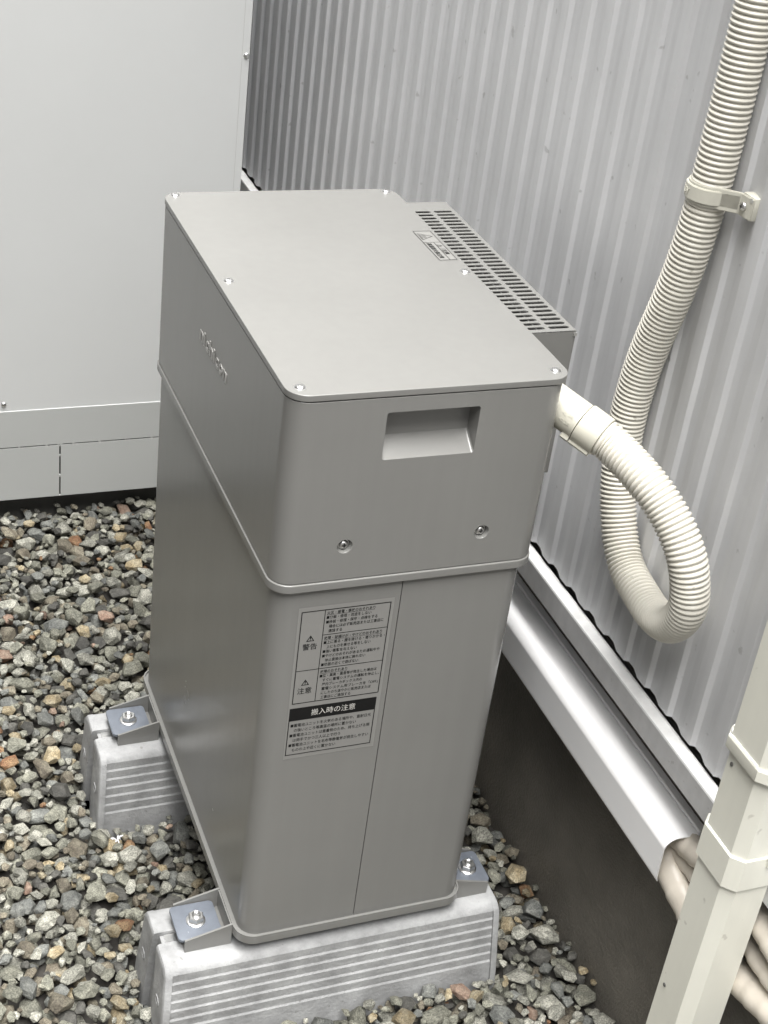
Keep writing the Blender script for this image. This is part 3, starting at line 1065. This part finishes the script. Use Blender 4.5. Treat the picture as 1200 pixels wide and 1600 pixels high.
def on_strap(x, y, n):
    a = R(141) + x / 0.0326
    return (cx + (0.0326 + n) * math.cos(a), cy + (0.0326 + n) * math.sin(a), CZ0 + 0.0050 + y)
text_mesh('moulded_mark', [("FSSV", 0, 0, 0.0125, 0.0230)], on_strap, MT['clip'], clip, 0.0007)
adopt(clip)

# ------------------------------------------------------------------ white pipe cover
cov = empty('pipe_cover', 'glossy white plastic pipe cover under the drip flashing', 'pipe cover', (0.6, 1.2, 0.24))
bm = bmesh.new()
def cov_prof(t_):
    pts = [(0.6340, 0.3285), (0.6260, 0.3300), (0.6240, 0.3330)]
    xo, zo, rc = 0.5640 + t_, 0.3340 - t_, 0.0220 - t_
    pts = [(0.6345, 0.3315 - t_), (0.6150, 0.3330 - t_)]
    for i in range(9):
        a = R(90 + 82 * i / 8)
        pts.append((xo + rc + rc * math.cos(a), zo - rc + rc * math.sin(a)))
    pts.append((0.5660 + t_, 0.2560))
    pts.append((0.5685 + t_, 0.2490))
    return pts
o_ = cov_prof(0)
i_ = cov_prof(0.0016)
poly = o_ + i_[::-1]
rings = [[bm.verts.new((a, y, b)) for a, b in poly] for y in (-0.2450, 2.75)]
m_ = len(poly)
for i in range(m_):
    bm.faces.new((rings[0][i], rings[0][(i + 1) % m_], rings[1][(i + 1) % m_], rings[1][i]))
n = len(o_)
for rg in rings:
    for i in range(n - 1):
        bm.faces.new((rg[i], rg[i + 1], rg[m_ - 2 - i], rg[m_ - 1 - i]))
link_mesh('shell', bm, MT['duct'], cov, 40, True)
bm = bmesh.new()
extrude_poly(bm, [(0.6340, 0.3385), (0.6220, 0.3390), (0.6205, 0.3370), (0.6212, 0.3340), (0.6340, 0.3340)], 'y', -0.2440, 2.75)
link_mesh('back_plate_edge', bm, MT['duct'], cov, 30)
adopt(cov)

# ------------------------------------------------------------------ insulated pipes
def pipe_thing(name, label, pts, r, lapstep=0.035):
    bm = bmesh.new()
    path = spline(pts, 0.006)
    def rf(s):
        ph = (s / lapstep) % 1.0
        return r + 0.0020 * (1 - ph) + 0.0008 * math.sin(s * 41) + 0.0005 * math.sin(s * 97)
    tube(bm, path, rf, 24)
    return tag(link_mesh(name, bm, MT['tape'], None, 60), label, 'pipe', 'tape wrapped pipes behind the rain pipe')
pipe_thing('insulated_pipe', 'thick beige taped pipe, lowest of the bundle at the end of the white cover',
           [(0.602, 2.6, 0.288), (0.602, 0.6, 0.288), (0.602, 0.0, 0.286), (0.602, -0.16, 0.275), (0.600, -0.25, 0.247), (0.600, -0.34, 0.228), (0.602, -0.44, 0.240), (0.604, -0.55, 0.268), (0.606, -0.8, 0.30)], 0.0235)
pipe_thing('insulated_pipe', 'beige taped pipe at the top of the bundle to the right of the rain pipe',
           [(0.609, 2.6, 0.302), (0.609, 0.4, 0.302), (0.611, -0.20, 0.303), (0.612, -0.30, 0.328), (0.606, -0.40, 0.356), (0.602, -0.48, 0.352), (0.602, -0.58, 0.335), (0.604, -0.8, 0.31)], 0.0150 + 0.006)
t = pipe_thing('insulated_pipe', 'thinnest beige taped pipe, between the two thicker pipes by the rain pipe',
           [(0.612, 2.6, 0.270), (0.612, 0.0, 0.268), (0.613, -0.25, 0.280), (0.610, -0.38, 0.295), (0.604, -0.46, 0.298), (0.603, -0.56, 0.302), (0.605, -0.8, 0.33)], 0.0150)
t.name = 'insulated_pipe'

# ------------------------------------------------------------------ rain pipe
rain = empty('rain_pipe', 'cream square rain pipe with chamfered corners and joint collars', 'rain pipe', (0.54, -0.42, GZ))
def pipe_outline(g=0.0, y1=-0.3750):
    x0, x1, y0, y1_ = 0.5000 - g, 0.5800 + g, -0.4620 - g, y1 + g
    c = 0.0150
    return [(x0, y0 + c), (x0 + 0.0010, y0 + c - 0.0012), (x0 + c - 0.0012, y0 + 0.0010), (x0 + c, y0), (x1 - c, y0), (x1, y0 + c), (x1, y1_ - c), (x1 - c, y1_), (x0 + c, y1_), (x0, y1_ - c)]
bm = bmesh.new()
def pseg(levels):
    loft(bm, [[(a, b, z) for a, b in pipe_outline(g)] for g, z in levels])
pseg([(0.0, -0.30), (0.0, 0.4700)])
low = link_mesh('lower_pipe', bm, MT['pipe'], rain, 20)
bm = bmesh.new()
pseg([(0.0008, 0.5150), (0.0008, 0.6560)])
link_mesh('coupling', bm, MT['pipe'], rain, 20)
bm = bmesh.new()
pseg([(0.0035, 0.6700), (0.0035, 2.75)])
link_mesh('upper_pipe', bm, MT['pipe'], rain, 20)
bm = bmesh.new()
pseg([(0.0030, 0.4650), (0.0034, 0.4655), (0.0034, 0.5180), (0.0026, 0.5192), (0.0010, 0.5192)])
link_mesh('collar', bm, MT['pipe'], rain, 20)
bm = bmesh.new()
pseg([(0.0020, 0.6500), (0.0058, 0.6512), (0.0064, 0.6530), (0.0064, 0.6688), (0.0056, 0.6708), (0.0030, 0.6712)])
link_mesh('collar', bm, MT['pipe'], rain, 20)
# glue squeezed out at the joints
bm = bmesh.new()
rnd = random.Random(3)
for k_ in range(9):
    zz_ = 0.674 + rnd.random() * 0.030 * (k_ / 9)
    bmesh.ops.create_uvsphere(bm, u_segments=8, v_segments=6, radius=0.0012 + rnd.random() * 0.0012,
                              matrix=Matrix.Translation((0.4985, -0.3835 - rnd.random() * 0.002 + 0.0, zz_)))
for yy_ in np.linspace(-0.386, -0.447, 26):
    bmesh.ops.create_uvsphere(bm, u_segments=8, v_segments=6, radius=0.0011 + rnd.random() * 0.0005, matrix=Matrix.Translation((0.4955, yy_, 0.6716)))
for yy_ in np.linspace(-0.388, -0.447, 26):
    bmesh.ops.create_uvsphere(bm, u_segments=8, v_segments=6, radius=0.0009 + rnd.random() * 0.0004, matrix=Matrix.Translation((0.4986, yy_, 0.5196)))
link_mesh('glue_bead', bm, MT['glue'], rain, 60)['kind'] = 'stuff'
bm = bmesh.new()
box(bm, 0.5460, 0.5580, -0.4700, -0.4652, 0.5040, 0.5185, 0.0008, 1)
link_mesh('lock_tab', bm, MT['pipe'], rain, 30)
for py, pz in ((-0.4000, 0.6330), (-0.4035, 0.2200)):
    bm = bmesh.new()
    lathe(bm, (0.4993 if pz < 0.4 else 0.4985, py, pz), (-1, 0, 0), [(0.0030, -0.0005), (0.0030, 0.0006), (0.0014, 0.0010)], 12)
    link_mesh('pipe_rivet', bm, MT['plinth'], rain, 50)
adopt(rain)

# ------------------------------------------------------------------ scrap of white plastic in the gravel
bm = bmesh.new()
rnd = random.Random(11)
for k_ in range(8):
    a = rnd.random() * 6.28
    p0 = Vector((-0.099, 0.4385, -0.170))
    d_ = Vector((math.cos(a), math.sin(a), 0.3 + rnd.random() * 0.5)) * (0.006 + rnd.random() * 0.006)
    pth = [p0, p0 + d_ * 0.5 + Vector((0, 0, 0.004)), p0 + d_]
    tube(bm, spline(pth, 0.002), lambda s: 0.0012, 6)
tag(link_mesh('plastic_scrap', bm, MT['scrap'], None, 60), 'tiny white scrap of plastic in the gravel by the rear block', 'scrap')

# ------------------------------------------------------------------ crushed stone
rng = np.random.default_rng(5)
STONES = [
    ('grey_green_stone', (0.112, 0.112, 0.091), (0.194, 0.191, 0.154), 0.55, 0.27),
    ('pale_grey_stone', (0.160, 0.159, 0.135), (0.271, 0.266, 0.228), 0.60, 0.22),
    ('blue_grey_stone', (0.090, 0.093, 0.087), (0.149, 0.152, 0.138), 0.45, 0.15),
    ('dark_grey_stone', (0.046, 0.045, 0.040), (0.077, 0.075, 0.067), 0.35, 0.11),
    ('brown_grey_stone', (0.098, 0.085, 0.064), (0.166, 0.151, 0.114), 0.50, 0.12),
    ('rust_stone', (0.119, 0.061, 0.032), (0.192, 0.129, 0.072), 0.55, 0.018),
    ('tan_stone', (0.175, 0.141, 0.085), (0.260, 0.230, 0.163), 0.50, 0.05),
    ('pink_stone', (0.157, 0.104, 0.077), (0.211, 0.160, 0.123), 0.40, 0.014),
]
SM = [stone_mat(n, a, b, s) for n, a, b, s, _ in STONES]
PW = np.array([q[4] for q in STONES]); PW = PW / PW.sum()

def stone_shape(seed):
    r_ = random.Random(seed)
    bm = bmesh.new()
    n = r_.randint(11, 17)
    for i in range(n):
        z = 1 - 2 * (i + 0.5) / n
        ph = i * 2.39996 + r_.uniform(-0.5, 0.5)
        z = max(-0.98, min(0.98, z + r_.uniform(-0.18, 0.18)))
        q = math.sqrt(1 - z * z)
        k_ = r_.uniform(0.84, 1.08)
        bm.verts.new((q * math.cos(ph) * k_, q * math.sin(ph) * k_, z * k_))
    bmesh.ops.convex_hull(bm, input=bm.verts)
    bmesh.ops.delete(bm, geom=[v for v in bm.verts if not v.link_faces], context='VERTS')
    bmesh.ops.dissolve_limit(bm, angle_limit=R(16), verts=bm.verts, edges=bm.edges)
    bmesh.ops.bevel(bm, geom=list(bm.edges), offset=0.05, segments=1, affect='EDGES', clamp_overlap=True)
    bmesh.ops.triangulate(bm, faces=bm.faces)
    bmesh.ops.recalc_face_normals(bm, faces=bm.faces)
    v = np.array([p.co[:] for p in bm.verts])
    f = np.array([[p.index for p in q.verts] for q in bm.faces])
    bm.free()
    return v, f
SHAPES = []
for i in range(36):
    b_ = stone_shape(100 + i)
    SHAPES.append(b_)

# drop stones one after another on a height map
GX0, GX1, GY0, GY1, CELL = -1.15, 0.646, -0.75, 1.618, 0.004
nx, ny = int((GX1 - GX0) / CELL), int((GY1 - GY0) / CELL)
HM = np.full((nx, ny), GZ - 0.012)
gx = GX0 + (np.arange(nx) + 0.5) * CELL
gy = GY0 + (np.arange(ny) + 0.5) * CELL
blocked = np.zeros((nx, ny), bool)
for yc0 in (0.0685, 0.577):
    ins = (gx[:, None] > -0.122) & (gx[:, None] < 0.470) & (np.abs(gy[None, :] - yc0) < 0.090)
    blocked |= ins
area = nx * ny * CELL * CELL
stones = []
def drop(a, b, c, n_try):
    best = None
    rad = max(a, b)
    kk = int(rad / CELL) + 1
    for _ in range(n_try):
        i = rng.integers(kk, nx - kk); j = rng.integers(kk, ny - kk)
        if blocked[i, j]:
            continue
        h = HM[i, j]
        if best is None or h < best[0]:
            best = (h, i, j)
    if best is None:
        return
    _, i, j = best
    yaw = rng.random() * math.pi
    u = (np.arange(-kk, kk + 1) * CELL)
    X, Y = np.meshgrid(u, u, indexing='ij')
    cu, su = math.cos(yaw), math.sin(yaw)
    e = ((X * cu + Y * su) / a) ** 2 + ((-X * su + Y * cu) / b) ** 2
    inside = e < 0.92
    cap = c * np.sqrt(np.clip(1 - e, 0, 1))
    win = HM[i - kk:i + kk + 1, j - kk:j + kk + 1]
    bl = blocked[i - kk:i + kk + 1, j - kk:j + kk + 1] & inside
    if bl.sum() > 0.12 * inside.sum():   # would sit inside a block
        return
    need = (win + cap)[inside & ~bl]
    zc = np.quantile(need, 0.80)
    if zc > -0.168:
        return
    top = zc + cap
    win[inside] = np.maximum(win[inside], top[inside])
    stones.append((gx[i], gy[j], zc, a, b, c, yaw))
# bottom fill, then the visible top layers
for layer, (cnt, lo, hi, tries) in enumerate(((2400, 0.012, 0.021, 3), (6200, 0.0115, 0.0240, 4), (3800, 0.008, 0.015, 8), (5200, 0.0055, 0.0105, 16))):
    for _ in range(cnt):
        s0 = lo + (hi - lo) * rng.random() ** 1.6
        a = s0 * rng.uniform(1.0, 1.45)
        b = s0 * rng.uniform(0.80, 1.10)
        c = s0 * rng.uniform(0.50, 0.85)
        drop(a, b, c, tries)
NS = len(stones)
S = np.array(stones)
shp = rng.integers(0, len(SHAPES), NS)
mi = rng.choice(len(SM), NS, p=PW)
tilt = rng.normal(0, 0.22, (NS, 2))
print("stones", NS)

def stone_matrix(k_):
    x, y, z, a, b, c, yaw = S[k_]
    return (Matrix.Translation((x, y, z)) @ Matrix.Rotation(tilt[k_, 0], 4, 'X') @ Matrix.Rotation(tilt[k_, 1], 4, 'Y')
            @ Matrix.Rotation(yaw, 4, 'Z') @ Matrix.Diagonal((a, b, c, 1)))

# the stones that show largest: in frame, near the top of the bed, seen by the camera
Rm = np.array([rx, ry, rz])
Pc = (S[:, :3] - np.array(C)) @ Rm.T
f_ = 2353.76
uu = 600 + f_ * Pc[:, 0] / Pc[:, 2]
vv = 800 + f_ * Pc[:, 1] / Pc[:, 2]
size = f_ * np.sqrt(S[:, 3] * S[:, 4]) / Pc[:, 2]
inframe = (uu > 4) & (uu < 1196) & (vv > 4) & (vv < 1596)
dg = bpy.context.evaluated_depsgraph_get()
topz = np.array([HM[int((x - GX0) / CELL), int((y - GY0) / CELL)] for x, y in S[:, :2]])
exposed = (S[:, 2] + S[:, 5] > topz - 0.003)
score = np.where(inframe & exposed, size, 0)
order = np.argsort(-score)
single = []
for k_ in order:
    if len(single) >= 300 or score[k_] <= 0:
        break
    p = Vector(S[k_, :3]) + Vector((0, 0, S[k_, 5]))
    d_ = p - C
    hit, loc, *_r = SC.ray_cast(dg, C, d_.normalized(), distance=d_.length - 0.01)
    if not hit:
        single.append(int(k_))
sset = set(single)
smesh = {}
for k_ in single:
    key = int(shp[k_])
    if key not in smesh:
        v, f = SHAPES[key]
        me = bpy.data.meshes.new('stone')
        me.from_pydata((v * 0.018).tolist(), [], f.tolist())
        me.shade_flat()
        me.materials.append(SM[0])
        smesh[key] = me
    o = bpy.data.objects.new('stone', smesh[key])
    COL.objects.link(o)
    o.parent = ground
    o.matrix_world = stone_matrix(k_) @ Matrix.Scale(1 / 0.018, 4)
    o.material_slots[0].link = 'OBJECT'
    o.material_slots[0].material = SM[int(mi[k_])]
V, F, MI = [], [], []
off = 0
for k_ in range(NS):
    if k_ in sset:
        continue
    v, f = SHAPES[int(shp[k_])]
    m4 = np.array(stone_matrix(k_))
    V.append(v @ m4[:3, :3].T + m4[:3, 3])
    F.append(f + off)
    MI.append(np.full(len(f), mi[k_]))
    off += len(v)
V = np.concatenate(V); F = np.concatenate(F); MI = np.concatenate(MI)
me = bpy.data.meshes.new('gravel')
me.vertices.add(len(V)); me.vertices.foreach_set('co', V.ravel())
me.loops.add(F.size); me.loops.foreach_set('vertex_index', F.ravel().astype(np.int32))
me.polygons.add(len(F)); me.polygons.foreach_set('loop_start', np.arange(0, F.size, 3, dtype=np.int32))
for m_ in SM:
    me.materials.append(m_)
me.polygons.foreach_set('material_index', MI.astype(np.int32))
me.update(); me.validate()
me.shade_flat()
gr = bpy.data.objects.new('gravel', me)
COL.objects.link(gr)
gr['kind'] = 'stuff'
gr['label'] = 'bed of mixed grey and rusty crushed stone'
gr['category'] = 'gravel'
